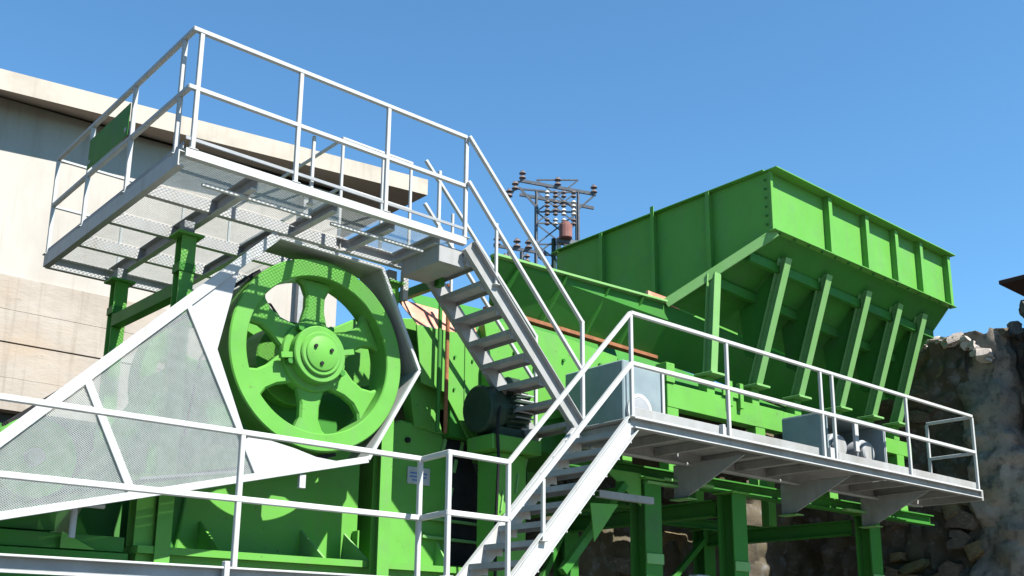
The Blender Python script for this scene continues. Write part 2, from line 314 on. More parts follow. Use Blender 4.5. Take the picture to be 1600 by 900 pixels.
# ------------------------------------------------------------------ feed hopper
YC = 9.13
hp = thing('feed_hopper', 'big bright green steel feed hopper with ribbed sides and leaning struts', 'hopper', (12.8, YC, 4.8))
X0, X1, YN, YF, ZT, ZL = 10.53, 15.06, 7.2, 11.06, 7.44, 6.64
box('side_wall', (X0+.02, YN, ZL+.01), (X1-.02, YN+.014, ZT), G, hp)
box('side_wall', (X0+.02, YF-.014, ZL), (X1-.02, YF, ZT), G, hp)
plate('front_wall', [(X0, YN, ZT), (X0, YF, ZT), (X0, YF, ZL), (X0, 9.93, 5.83), (X0, 8.33, 5.83), (X0, YN, ZL)], (.016, 0, 0), G, hp)
plate('rear_wall', [(X1, YN, ZT), (X1, YF, ZT), (X1, YF, ZL), (X1, 9.93, 5.4), (X1, 8.33, 5.4), (X1, YN, ZL)], (-.016, 0, 0), G, hp)
bar('top_lip', (X0-.03, YN-.06, ZT+.012), (X1+.05, YN-.06, ZT+.012), .18, .018, G, hp)
bar('top_lip', (X0-.03, YF+.045, ZT+.012), (X1+.05, YF+.045, ZT+.012), .13, .018, G, hp)
bar('top_lip', (X0-.02, YN+.03, ZT+.013), (X0-.02, YF-.03, ZT+.013), .10, .018, G, hp)
bar('top_lip', (X1+.02, YN+.03, ZT+.013), (X1+.02, YF-.03, ZT+.013), .10, .018, G, hp)
bar('bottom_flange', (X0-.03, YN-.035, ZL), (X1+.06, YN-.035, ZL), .11, .016, G, hp)
bar('corner_angle', (X0+.012, YN-.02, ZL+.01), (X0+.012, YN-.02, ZT), .05, .04, G, hp)
for x in (11.77, 12.68, 13.46, 14.16, 14.99):
    Geo().box((x-.03, YN-.075, ZL+.01), (x-.018, YN, ZT)).box((x-.03, YN-.088, ZL+.01), (x+.05, YN-.075, ZT)).build('rib', G, hp)
for y in (8.11, 9.07, 10.06):
    Geo().box((X0-.075, y-.006, 5.85 if y < 9.9 else 5.9), (X0, y+.006, ZT)).box((X0-.085, y-.03, 5.85 if y < 9.9 else 5.9), (X0-.075, y+.03, ZT+(.1 if abs(y-9.07) < .1 else 0))).build('rib', G, hp)
FT, FB = V((X0, YN, ZL)), V((9.80, 8.33, 5.82))
plate('sloping_side', [FT, (X1, YN, ZL), (X1-.1, 8.33, 5.45), FB], (0, .012, .012), GD, hp)  # underside shade put into the paint colour
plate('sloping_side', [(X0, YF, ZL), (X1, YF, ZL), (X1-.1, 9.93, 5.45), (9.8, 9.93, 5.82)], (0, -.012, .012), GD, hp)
g = Geo(); d = (FB-FT); n_ = d.cross(V((1, 0, 0))).normalized()
g.bar(FT+V((.05, -.04, -.01)), FB-V((0, .02, .02)), .03, .12, (0, 0, 1)); g.build('edge_flange', GP, hp)
for k in (.28, .62):                               # stiffeners lengthways under the sloping side
    a = FT.lerp(FB, k); b = V((X1, YN, ZL)).lerp(V((X1-.1, 8.33, 5.45)), k)
    bar('stiffener', a+V((.1, -.03, -.06)), b+V((-.05, -.03, -.06)), .08, .12, GD, hp)
for i, x in enumerate((10.13, 11.04, 11.97, 12.96, 13.8, 14.5)):
    top = V((x, 7.36, 6.46)) if i else V((x, 7.80, 6.14)); bot = V((x, 7.92, 4.86))
    st = Geo().ibeam(bot, top, .125, .13, .012, (0, -1, .3)).build('strut', GP, hp)
    box('base_plate', (x-.14, 7.78, 4.835), (x+.14, 8.06, 4.865), GP, st)
    # web plate between strut and sloping side
    if i: plate('web', [(x-.005, 7.42, 6.42), (x-.005, 8.1, 5.92), (x-.005, 8.05, 5.3), (x-.005, 7.86, 5.2)], (.01, 0, 0), GD, hp)

for k in range(15):
    x = X0+.12+.31*k; Geo().cyl((x, YN-.05, ZL-.008), (x, YN-.05, ZL-.035), .018, 6).build('bolt', GD, hp)
for k in range(6):
    z = ZL+.1+.12*k; Geo().cyl((X0, YN+.05, z), (X0-.022, YN+.05, z), .016, 6).build('bolt', GD, hp)

# ------------------------------------------------------------------ vibrating feeder: trough, frame
fd = thing('vibrating_feeder', 'shade-darkened green feeder trough with rusty lower edge between crusher and hopper', 'feeder', (8.5, YC, 4.6))
for sgn in (1, -1):
    ym = lambda y: YC-sgn*(YC-y)
    plate('trough_side', [(6.95, ym(8.33), 5.70), (9.8, ym(8.33), 5.80), (14.9, ym(8.33), 5.42), (14.9, ym(8.66), 4.95), (9.4, ym(8.66), 5.17), (7.2, ym(8.66), 5.22)], (0, .012*sgn, 0), GD, fd)  # shade of the leaning sides is in the paint colour
bar('top_flange', (6.95, 8.31, 5.715), (9.78, 8.31, 5.815), .10, .03, GP, fd)
for x in (7.35, 8.05, 8.75, 9.35):
    a = V((x, 8.30, 5.71+.035*(x-7))); b = V((x-.12, 8.62, 5.2)); bar('rib', a, b, .05, .06, GD, fd)
bar('rusty_edge', (7.1, 8.60, 5.215), (9.9, 8.60, 5.165), .10, .045, RB, fd)
bar('rusty_edge', (9.5, 8.36, 5.86), (10.1, 8.36, 5.84), .05, .10, RU, fd)
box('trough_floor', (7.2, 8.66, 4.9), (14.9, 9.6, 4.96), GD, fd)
plate('discharge_plate', [(6.12, 8.52, 4.80), (6.9, 8.52, 4.83), (7.0, 8.52, 5.03), (7.5, 8.52, 5.1), (8.3, 8.52, 5.08), (9.12, 8.52, 5.02), (9.12, 8.52, 4.4), (7.9, 8.52, 4.05), (7.3, 8.52, 3.5), (6.98, 8.52, 3.5), (6.5, 8.52, 4.15), (6.2, 8.52, 4.2)], (0, .02, 0), G, fd)
box('inner_box', (6.6, 8.545, 3.7), (9.1, 9.7, 4.78), GD, fd)
for z in (4.9, 4.55, 4.2):
    for x in (6.62, 6.86): Geo().cyl((x, 8.52, z), (x, 8.5, z), .014, 8).build('bolt', GD, fd)
for x, z in ((7.45, 4.75), (7.75, 4.62), (7.6, 4.4), (8.2, 4.8), (8.5, 4.7), (8.8, 4.86)): Geo().cyl((x, 8.52, z), (x, 8.49, z), .02, 10).build('bolt', GD, fd)
bar('seam_strip', (6.76, 8.514, 4.0), (6.76, 8.514, 5.0), .012, .012, G, fd)
bar('flat_stiffener', (6.95, 8.47, 4.98), (7.2, 8.47, 3.7), .03, .10, G, fd, upv=(0, 1, 0))
plate('side_bracket', [(6.98, 8.36, 4.62), (7.06, 8.36, 4.62), (7.25, 8.36, 4.1), (6.98, 8.36, 4.1)], (0, .16, 0), G, fd)
for x in (6.36, 6.46): Geo().cyl((x, 8.44, 3.7), (x, 8.44, 5.3), .022, 10).build('tension_rod', GD if x < 6.4 else RB, fd)
plate('rusty_liner', [(5.98, 8.70, 5.10), (7.0, 8.70, 5.09), (6.95, 8.53, 4.835), (6.14, 8.53, 4.805)], (0, .02, .008), RU, fd)

fs_ = thing('feeder_frame', 'bright green welded beam frame on posts holding the hopper struts', 'frame', (12, 7.95, 3.6))
for sgn in (1, -1):
    y0 = 7.9 if sgn > 0 else 10.2
    Geo().box((9.30, y0, 4.33), (11.62, y0+.16, 4.62)).build('beam', G, fs_, .006)
    box('beam', (11.63, y0+.01, 4.40), (14.9, y0+.16, 4.62), G, fs_, .006)
    for x in (10.13, 11.04, 11.97, 12.96, 13.8, 14.5): box('upright', (x-.075, y0+.012, 4.62), (x+.075, y0+.15, 4.834), G, fs_)
    for x in (9.3, 11.0, 12.6, 14.45): box('leg', (x, y0+.006, 3.52), (x+.2, y0+.154, 4.332 if x < 11.5 else 4.4), G, fs_)
box('end_upright', (9.27, 7.88, 4.625), (9.42, 8.05, 4.86), G, fs_)
box('bracket', (10.32, 7.87, 4.625), (10.72, 7.9, 4.74), G, fs_)
for x in (10.4, 10.62): box('lug', (x, 7.84, 4.5), (x+.07, 7.9, 4.82), G, fs_)
bar('lower_beam', (9.5, 8.2, 4.12), (14.8, 8.2, 4.12), .1, .14, GP, fs_)
bar('cross_beam', (9.4, 7.98, 3.98), (9.4, 10.3, 3.98), .12, .16, GD, fs_)

# ------------------------------------------------------------------ supporting columns under the feeder
sp = thing('support_structure', 'shade-darkened green columns, beams and braces under the feeder and walkway', 'steel frame', (10.5, 8.5, 0))
for x, y in ((8.56, 7.62), (10.06, 7.62), (13.0, 7.62), (8.56, 10.4), (10.06, 10.4), (13.0, 10.4), (7.35, 9.3)):
    c = Geo().ibeam((x, y, 0), (x, y, 3.34), .26, .22, .018, (0, 1, 0)).build('column', GD, sp)  # columns painted darker to stand for the shade under the walkway
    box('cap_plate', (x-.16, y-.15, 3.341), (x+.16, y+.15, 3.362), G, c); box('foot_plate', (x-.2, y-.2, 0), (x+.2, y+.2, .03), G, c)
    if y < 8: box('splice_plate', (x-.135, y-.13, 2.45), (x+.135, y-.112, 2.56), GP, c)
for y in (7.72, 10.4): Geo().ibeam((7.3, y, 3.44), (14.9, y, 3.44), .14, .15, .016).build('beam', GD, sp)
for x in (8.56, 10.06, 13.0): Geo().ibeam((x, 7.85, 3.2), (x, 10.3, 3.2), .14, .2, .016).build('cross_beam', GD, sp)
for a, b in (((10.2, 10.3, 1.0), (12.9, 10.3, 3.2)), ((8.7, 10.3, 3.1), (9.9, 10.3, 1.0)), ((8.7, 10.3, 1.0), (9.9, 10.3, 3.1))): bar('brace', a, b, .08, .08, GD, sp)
for x, z in ((8.72, 3.41), (8.45, 3.35)): bar('edge_angle', (x, 7.52, z-.04), (x+.85, 7.52, z-.04), .08, .03, GP, sp)
for x in (12.3,): bar('edge_angle', (x, 7.52, 3.36), (x+1.0, 7.52, 3.36), .08, .03, GP, sp)
plate('gusset', [(7.85, 7.55, 3.4), (8.42, 7.55, 3.4), (8.42, 7.55, 3.05)], (0, .014, 0), G, sp)
Geo().chan((7.5, 7.3, 3.07), (8.3, 7.3, 3.07), 0.06, .07, .010).build('stub_channel', LG, sp)
plate('gusset', [(7.45, 7.35, 2.98), (7.85, 7.35, 3.0), (7.5, 7.35, 2.6)], (0, .014, 0), G, sp)
bar('knee_brace', (7.2, 7.5, 2.3), (8.1, 7.5, 3.25), .08, .08, GD, sp)

# ------------------------------------------------------------------ jaw crusher
cr = thing('jaw_crusher', 'bright green jaw crusher with a large six spoke flywheel', 'crusher', (5.3, 9.2, 2.1))
prof = [(3.895, 2.333), (5.759, 2.333), (5.759, 3.694), (5.884, 4.008), (6.387, 4.218), (6.617, 4.846), (6.387, 5.013), (5.654, 4.867), (5.183, 4.584), (4.555, 4.448), (4.241, 4.008), (4.031, 3.38)]
Geo().prism([(x, 8.9, z) for x, z in prof], (0, 1.0, 0)).build('body', G, cr, .012)
front = [(5.965, 2.327), (6.956, 2.327), (6.977, 2.898), (6.873, 3.417), (6.915, 3.697), (6.437, 3.76), (6.282, 3.801), (6.074, 3.822), (5.965, 3.739)]
Geo().prism([(x, 8.68, z) for x, z in front], (0, 1.3, 0)).build('front_frame', G, cr, .014)
plate('shoulder_plate', [(6.23, 8.66, 3.77), (6.936, 8.66, 3.697), (6.801, 8.66, 4.196), (6.333, 8.66, 4.611), (6.074, 8.66, 4.611)], (0, .15, 0), G, cr)
Geo().box((3.4, 8.48, 2.08), (7.2, 10.3, 2.10)).box((3.4, 8.5, 2.10), (7.2, 10.28, 2.30)).box((3.38, 8.42, 2.30), (7.22, 10.32, 2.36)).build('base_frame', G, cr)
for x in (4.1, 5.12, 5.6, 6.55): plate('gusset', [(x, 8.9 if x < 5.9 else 8.68, 2.365), (x, 8.9 if x < 5.9 else 8.68, 2.65), (x, 8.46, 2.365)], (.022, 0, 0), GP if x > 4.2 else G, cr)
bar('rib', (5.7, 8.84, 2.36), (5.7, 8.84, 2.68), .02, .10, G, cr)
for z in (2.66, 2.85): bar('side_bar', (6.35, 8.645, z), (7.15, 8.645, z-.02), .05, .03, GP, cr)
pl = box('nameplate', (6.17, 8.664, 3.18), (6.45, 8.679, 3.355), WH, cr, .002)
for k, (a, b, z) in enumerate(((6.20, 6.41, 3.285), (6.195, 6.40, 3.248), (6.23, 6.36, 3.214))): Geo().box((a, 8.66, z), (b, 8.664, z+.014)).build('printed_line', BL, pl)
Geo().cyl((6.16, 8.68, 3.62), (6.16, 8.65, 3.62), .028, 12).build('bolt', BK, cr)
for x, z in ((6.6, 3.55), (6.75, 3.35), (6.7, 3.05), (6.83, 3.55)): bar('weld_lug', (x, 8.66, z), (x+.03, 8.66, z+.14), .03, .04, GP, cr)
Geo().cyl((4.74, 8.35, 4.13), (4.74, 10.3, 4.13), .14, 24).build('main_shaft', ST, cr)
Geo().cyl((4.74, 8.5, 4.13), (4.74, 8.9, 4.13), .40, 32).build('bearing_housing', G, cr, .01)
Geo().prism([(x, 9.25, z) for x, z in ((3.05, 2.362), (4.3, 2.362), (4.5, 4.3), (3.95, 4.15), (3.45, 3.3))], (0, .7, 0)).build('rear_frame', GD, cr, .012)
box('toggle_box', (3.6, 8.95, 2.362), (4.05, 9.24, 3.3), GD, cr, .01)
for x in (3.44,): Geo().ibeam((x, 8.55, 2.36), (x, 8.55, 2.95), .16, .16, .014, (0, 1, 0)).build('rear_post', G, cr)

def flywheel(yf, sgn, par):
    cx, cz, R = 4.74, 4.13, .885; c = V((cx, yf, cz)); A = V((0, sgn, 0))   # A points into the machine
    f = Geo().ring(c, A, [(R, .012), (R-.012, 0), (R*.825, 0), (R*.815, .012), (R*.818, .10), (R*.82, .28), (R-.01, .28), (R, .268)], 96).build('flywheel', G, par, smooth=True)
    for k in range(6):
        a = math.radians(90+60*k); e = V((math.cos(a), 0, math.sin(a))); n = V((-math.sin(a), 0, math.cos(a)))
        pts = [(.16, .175), (.31, .135), (.45, .098), (.57, .098), (.66, .14), (.825*R, .23)]
        poly = [c+A*.125+e*r+n*w for r, w in pts]+[c+A*.125+e*r-n*w for r, w in pts[::-1]]
        Geo().prism(poly, A*.09).build('spoke', G, f, .02)
    Geo().ring(c, A, [(.33, .11), (.32, .095), (.10, .095), (.10, .24), (.33, .24)], 48).build('hub', G, f, smooth=True)
    Geo().ring(c, A, [(.262, .096), (.262, .005), (.252, -.005), (.12, -.005), (.12, .096)], 40).build('hub_boss', G, f, smooth=True)
    Geo().cyl(c-A*.006, c-A*.03, .205, 36).build('hub_cap', G, f, .012, True)
    Geo().cyl(c-A*.03, c-A*.045, .165, 36, .158).build('cover_disc', G, f, .006, True)
    for k in range(3):
        a = math.radians(25+120*k); p = c-A*.045+V((math.cos(a), 0, math.sin(a)))*.095; Geo().cyl(p, p-A*.018, .018, 6).build('bolt', BK, f)
    for a in (65, 130, 200, 335):
        a = math.radians(a); e = V((math.cos(a), 0, math.sin(a))); p = c+e*.29+A*.06; Geo().cyl(p+A*.05, p-A*.03, .03, 6).build('lock_nut', GD, f)
    for a in (15, 190):
        a = math.radians(a); e = V((math.cos(a), 0, math.sin(a))); Geo().bar(c+e*.25+A*.05, c+e*.38+A*.05, .05, .05, (0, 1, 0)).build('key_lug', G, f)
    return f
flywheel(8.06, 1, cr); flywheel(10.25, -1, cr)

# ------------------------------------------------------------------ drive motor and belts seen through the mesh
mo = thing('drive_motor', 'dark green drive motor with grooved pulley behind the mesh guard', 'motor', (2.5, 9, 2.3))
Geo().ring((2.42, 8.1, 2.92), (0, 1, 0), [(.30, 0), (.30, .05), (.285, .08), (.30, .11), (.285, .14), (.30, .17), (.30, .22), (.08, .22), (.08, 0)], 48).build('pulley', G, mo, smooth=True)
Geo().cyl((2.42, 8.05, 2.92), (2.42, 8.6, 2.92), .06, 16).build('shaft', ST, mo)
g = Geo().cyl((2.42, 8.55, 2.92), (2.42, 9.6, 2.92), .30, 28)
for k in range(20):
    a = math.radians(18*k); e = V((math.cos(a), 0, math.sin(a))); c = V((2.42, 0, 2.92)); g.bar(c+e*.32+V((0, 8.7, 0)), c+e*.32+V((0, 9.45, 0)), .02, .05, tuple(e))
g.build('housing', GD, mo)
box('foot', (2.1, 8.6, 2.44), (2.78, 9.5, 2.64), GD, mo); box('slide_rail', (1.7, 8.5, 2.30), (3.3, 8.66, 2.42), GD, mo); box('slide_rail', (1.7, 9.3, 2.30), (3.3, 9.46, 2.42), GD, mo)
box('base', (1.6, 8.45, 1.9), (3.32, 9.6, 2.29), GD, mo)
plate('pedestal_gusset', [(2.78, 8.43, 2.43), (3.05, 8.43, 2.3), (2.78, 8.43, 2.3)], (0, .02, 0), G, mo)
Geo().tube([(2.78, 8.2, 2.36), (2.78, 8.2, 2.62), (3.0, 8.2, 2.62)], .025).build('adjusting_bolt', WH, mo)
bt = thing('drive_belts', 'black rubber drive belts running from motor pulley to flywheel', 'belt', (3.5, 8.2, 3))
for k, y in enumerate((8.15, 8.21, 8.27)):
    Geo().bar((2.22, y, 3.15), (4.14, y, 4.80), .03, .02, (0, 1, 0)).bar((2.56, y, 2.66), (5.0, y, 3.26), .03, .02, (0, 1, 0)).build('belt', BK, bt)

# ------------------------------------------------------------------ belt guard
bgd = thing('belt_guard', 'white framed belt guard of perforated mesh around the flywheel', 'guard', (3.6, 8, 2.4))
YG = 8.0
def Q(x, z, y=YG): return V((x, y, z))
T, TR, Rr, BR = Q(4.19, 5.09), Q(5.32, 5.075), Q(5.79, 4.15), Q(5.25, 3.225)
TL, BLc = Q(1.78, 2.62), Q(1.74, 2.34)
def gbar(name, a, b, w, dpt=.04, off=0.):          # flat bar in the guard plane: w across, dpt deep
    return Geo().bar(a, b, w, dpt, (0, 1, 0), (off, 0)).build(name, WH, bgd, .003)
gbar('frame_bar', T+V((.02, .001, .02)), TL, .085, .036); gbar('frame_bar', BR, BLc, .06, .036); gbar('frame_bar', TL+V((0, 0, .04)), BLc, .06, .034)
gbar('hex_edge', T, TR, .03, .038); gbar('hex_edge', TR, Rr, .034, .037); gbar('hex_edge', Rr, BR, .034, .038)
for a, b in ((T, TR), (TR, Rr), (Rr, BR)): Geo().bar(a+V((0, .20, 0)), b+V((0, .20, 0)), .012, .36, (0, 1, 0)).build('side_band', LG, bgd)
Geo().bar(T+V((0, .12, .03)), TL+V((0, .12, 0)), .010, .2, (0, 1, 0)).build('side_band', LG, bgd)
Geo().bar(BR+V((0, .12, -.0)), BLc+V((0, .12, 0)), .010, .2, (0, 1, 0)).build('side_band', LG, bgd)
D1a, D1b = Q(2.70, 3.53), Q(3.12, 2.72); D2a, D2b = Q(3.44, 4.30), Q(4.17, 2.96)
gbar('divider', D1a, D1b, .062, .032); gbar('divider', D2a, D2b, .05, .032)
pw = mat('guard_sheet', (.32, .325, .34), (.29, .295, .31), 2.5, .5, bump=.03, bscale=8)
plate('cover_sheet', [Q(3.45, 4.30), Q(4.15, 5.05), Q(3.88, 4.75), Q(3.73, 3.97), Q(4.04, 3.27), Q(4.03, 3.22)], (0, .006, 0), pw, bgd)
plate('cover_sheet', [Q(4.03, 3.24), Q(4.06, 3.27), Q(4.28, 3.27), Q(4.5, 3.235), Q(4.72, 3.185), Q(5.0, 3.17), Q(4.2, 2.97)], (0, .006, 0), pw, bgd)
for poly in ([TL, D1a, D1b, BLc], [D1a, D2a, D2b, D1b]):
    struct(Geo().strips([p+V((0, .012, 0)) for p in poly], (0, YG+.012, 0), (1, 0, 0), (0, 0, 1), 0.0135, .0050, math.radians(38), .005).build('wire_mesh', GM, bgd), 'stuff')
bar('support_lug', Q(4.60, 3.02, 8.02), Q(4.60, 2.90, 8.02), .06, .04, WH, bgd)
plate('shade_sheet', [Q(3.78, 3.95, 8.64), Q(4.05, 3.3, 8.64), Q(5.2, 3.26, 8.64), Q(5.7, 4.12, 8.64), Q(5.25, 3.95, 8.64), Q(4.75, 3.8, 8.64), Q(4.3, 3.95, 8.64)], (0, .006, 0), GD, bgd)  # added sheet, blocks sun through the wheel and darkens its lower windows
bar('stay', Q(3.2, 2.84, 8.06), Q(4.1, 3.0, 8.06), .02, .02, WH, bgd)

# ------------------------------------------------------------------ upper platform
upf = thing('upper_platform', 'high steel platform with white handrails above the flywheel', 'platform', (3.6, 9, 0))
ZP = 5.35; XL, XR, YA, YB, YD, XM = 3.05, 5.84, 7.4, 8.2, 10.56, 4.95
def ch(name, p, q, mt=WH, side=1, w=.06, h=.13): return Geo().chan(p, q, w, h, .01, side=side).build(name, mt, upf)
zb = ZP-.075
ch('edge_channel', (XL, YA, ZP-.045), (XR, YA, ZP-.045), side=1, h=.07); ch('edge_channel', (XL, YA+.04, zb-.001), (XL, YD, zb-.001), side=-1)
ch('edge_channel', (XL, YD, zb), (XM, YD, zb), side=-1); ch('edge_channel', (XM, YB, zb-.001), (XM, YD-.04, zb-.001)); ch('edge_channel', (XM-.04, YB, zb), (XR, YB, zb), side=-1)
for y in (8.2, 9.0, 9.75): ch('joist', (XL+.04, y, zb-.003), (XM-.04, y, zb-.003), h=.11)
for x in (3.68, 4.44, 5.04, 5.55): ch('joist', (x, YA+.04, zb-.006), (x, YD-.04 if x < 4 else (YB-.04), zb-.006), h=.14 if x < 4 else .1)
for x in (4.35,): ch('joist', (x, YB+.04, zb-.006), (x, YD-.04, zb-.006), h=.1)
for lo_, hi_ in (((XL, YA), (3.68, 8.2)), ((3.68, YA), (4.44, 8.2)), ((4.44, YA), (5.04, 8.2)), ((5.04, YA), (XR, 8.2)),
                 ((XL, 8.2), (XM, 9.0)), ((XL, 9.0), (XM, 9.75)), ((XL, 9.75), (XM, YD))):
    a, b = lo_, hi_; e = .012
    poly = [(a[0]+e, a[1]+e, ZP-.004), (b[0]-e, a[1]+e, ZP-.004), (b[0]-e, b[1]-e, ZP-.004), (a[0]+e, b[1]-e, ZP-.004)]
    struct(Geo().strips(poly, (0, 0, ZP-.004), (1, 0, 0), (0, 1, 0), .023, .0031, math.radians(34), .002).build('expanded_metal_floor', MS, upf), 'stuff')
bar('toe_strip', (XL, YA, ZP+.085), (XR, YA, ZP+.085), .012, .03, GR, upf)
box('toe_board', (XL-.006, YA+.03, ZP), (XL+.006, YD, ZP+.06), GR, upf)
HR, HM = 1.03, .52
for x in (3.11, 4.02, 4.93, XR): post((x, YA, ZP), HR-.02, upf)
post((4.20, YA+.04, ZP-.12), .62, upf, .03)
for y in (7.58, 8.58, 9.60, YD): post((XL, y, ZP), HR-.02, upf, .04)
for x in (3.75, 4.4): post((x, YD, ZP), HR-.02, upf, .03)
post((XM, YD, ZP), HR, upf, .03)
rail('top_rail', [(XL, YD, ZP+HR), (XL, YA, ZP+HR), (XR, YA, ZP+HR)], upf)
rail('mid_rail', [(XL, YD, ZP+HM), (XL, YA, ZP+HM), (XR, YA, ZP+HM)], upf)
rail('back_rail', [(XL, YD, ZP+HR-.01), (XM, YD, ZP+HR-.01), (XM, YB+.0, ZP+HR-.01), (5.78, YB, ZP+HR-.01)], upf, .028)
rail('back_rail', [(XL, YD, ZP+HM-.01), (XM, YD, ZP+HM-.01), (XM, YB+.0, ZP+HM-.01), (5.78, YB, ZP+HM-.01)], upf, .028)
for x in (XM, 5.42, 5.76): post((x, YB, ZP), HR-.02, upf, .03)
box('green_sheet', (XL-.03, 8.60, ZP+.55), (XL-.022, 9.57, ZP+.86), GD, upf)
for y in (8.64, 9.5): box('sheet_clip', (XL-.034, y, ZP+.60), (XL-.0295, y+.04, ZP+.64), WH, upf)
for x, y in ((3.58, 8.47), (3.62, 10.08), (5.62, 8.3)):
    c = Geo().ibeam((x, y, 0), (x, y, ZP-.30), .13, .13, .012, (0, 1, 0)).build('support_post', G, upf)
    box('cap_plate', (x-.12, y-.11, ZP-.299), (x+.12, y+.11, ZP-.275), G, c); box('stub', (x-.05, y-.05, ZP-.274), (x+.05, y+.05, ZP-.155), GR, c)
    if y != 8.3: box('splice_collar', (x-.075, y-.075, 4.72), (x+.075, y+.075, 4.8), GD, c)
bar('tie_beam', (3.6, 8.55, 4.60), (3.6, 10.02, 4.64), .10, .12, GD, upf)
bar('tie_beam', (6.0, 7.95, 5.09), (6.0, 8.8, 5.11), .07, .09, GD, upf)
bar('white_pipe', (5.74, 8.22, 4.9), (5.74, 8.22, ZP-.14), .06, .06, WH, upf)
for x in (3.3, 4.5): bar('conduit', (x, YA+.2, ZP-.17), (x+1.0, YA+.2, ZP-.17), .03, .03, WH, upf)

# ------------------------------------------------------------------ stairs
def stair(name, label, p0, p1, y0, y1, n, mt_str, mt_tr, h=.17, w=.045, tmt=None):
    """flight whose nosing line runs p0 -> p1 (x, z) between the two stringers y0 < y1"""
    s = thing(name, label, 'staircase', (p1[0], y0, min(p0[1], p1[1])))
    d = V((p1[0]-p0[0], 0, p1[1]-p0[1])).normalized(); nn = V((-d.z, 0, d.x)); nn = nn if nn.z > 0 else -nn
    for y, sd in ((y0, -1), (y1, 1)):
        Geo().chan((p0[0], y, p0[1]), (p1[0], y, p1[1]), w, h, .010, (0, 0, 1), side=sd*(1 if p1[0] > p0[0] else -1)).build('stringer', mt_str, s)
    for k in range(n):
        f = (k+.5)/n; x = p0[0]+(p1[0]-p0[0])*f; z = p0[1]+(p1[1]-p0[1])*f
        Geo().box((x-.115, y0+.03, z-.012), (x+.115, y1-.03, z+.0)).box((x-.115, y0+.03, z-.05), (x-.109, y1-.03, z-.012)).box((x+.109, y0+.03, z-.05), (x+.115, y1-.03, z-.012)).build('tread', mt_tr, s)
        for y in (y0+.028, y1-.034): box('cleat', (x-.1, y, z-.09), (x+.1, y+.006, z-.013), tmt or mt_str, s, 0)
    return s
us = stair('upper_staircase', 'steep steel staircase from the high platform down to the right walkway', (5.86, 5.26), (7.36, 3.66), 7.36, 8.06, 8, LG, LG, .17, .06)
box('head_plate', (5.56, 7.42, 5.05), (5.86, 8.02, 5.22), LG, us)
for y, tk in ((7.36, RT), (8.06, .036)):
    rail('handrail', [(5.84, y, ZP+HR), (7.36, y, 4.82), (7.36, y, 3.70)], us, tk)
    rail('knee_rail', [(5.84, y, ZP+.56), (7.36, y, 4.30)], us, tk)
    post((6.2, y, 4.96), .94 if y > 8 else .62, us, tk*.8)
    if y > 8: post((6.02, y, 5.2), 1.12, us, tk)
ls = stair('lower_staircase', 'white steel staircase climbing from the lower landing to the right walkway', (7.2, 3.62), (5.70, 2.02), 6.55, 7.27, 9, WH, GR, .17, .05)
rail('handrail', [(5.68, 6.55, 3.07), (7.2, 6.55, 4.70)], ls)
rail('knee_rail', [(5.68, 6.55, 2.60), (7.2, 6.55, 4.20)], ls, .044)
post((6.07, 6.55, 2.46), .52, ls, .035)
post((5.68, 6.55, 2.1), .98, ls)

# ------------------------------------------------------------------ right walkway
wk = thing('right_walkway', 'long grey steel walkway with white handrails in front of the feeder', 'walkway', (10.6, 7, 0))
ZW = 3.69; XA, XB = 7.2, 14.08; YW, YV = 6.55, 7.46
Geo().chan((XA, YW, ZW-.06), (XB, YW, ZW-.06), .06, .11, .01, side=-1).build('edge_channel', LG, wk)
Geo().chan((XA, YV, ZW-.075), (XB, YV, ZW-.075), .06, .14, .01, side=1).build('edge_channel', LG, wk)
bar('edge_lip', (XA, YW-.032, ZW-.012), (XB, YW-.032, ZW-.012), .012, .022, WH, wk); bar('edge_lip', (XA, YW-.034, ZW-.108), (XB, YW-.034, ZW-.108), .01, .014, WH, wk)
box('end_channel', (XB, YW-.02, ZW-.14), (XB+.05, YV+.02, ZW-.005), LG, wk)
for x in (7.3, 7.95, 8.5, 9.3, 9.9, 10.5, 11.7, 12.3, 12.9, 13.6): box('cross_member', (x, YW+.035, ZW-.11), (x+.05, YV-.035, ZW-.016), LG, wk)
for a, b in ((7.2, 8.9), (8.9, 10.6), (10.6, 12.3), (12.3, 14.06)):
    box('floor_plate', (a+.01, YW-.02, ZW-.014), (b-.01, YV+.02, ZW), LG, wk)
bar('toe_board', (XA, YW+.02, ZW+.05), (10.3, YW+.02, ZW+.05), .008, .1, LG, wk); bar('toe_board', (10.7, YW+.02, ZW+.05), (XB, YW+.02, ZW+.05), .008, .1, LG, wk)
for x in (8.95, 10.95, 12.75): 
    plate('bracket', [(x, YW+.04, ZW-.142), (x, 7.55, ZW-.142), (x, 7.55, ZW-.52), (x, 7.35, ZW-.5)], (.016, 0, 0), LG, wk)
    box('bracket_flange', (x-.07, 7.3, ZW-.535), (x+.09, 7.56, ZW-.522), GP, wk)
for x in (7.2, 8.66, 10.38, 10.62, 12.28, 14.04): post((x, YW, ZW), .99, wk)
post((14.04, 7.2, ZW), .99, wk, .04)
Geo().box((8.52, YW-.03, ZW-.0), (8.56, YW+.02, ZW+.11)).build('toe_clip', WH, wk); Geo().box((10.46, YW-.03, ZW), (10.54, YW+.02, ZW+.12)).build('toe_clip', WH, wk)
rail('top_rail', [(7.2, YW, ZW+1.01), (14.04, YW, ZW+1.01)], wk); rail('mid_rail', [(7.2, YW, ZW+.51), (14.04, YW, ZW+.51)], wk, .042)
rail('end_rail', [(14.04, YW, ZW+1.0), (14.04, 7.2, ZW+1.0)], wk, .04); rail('end_rail', [(14.04, YW, ZW+.5), (14.04, 7.2, ZW+.5)], wk, .04)

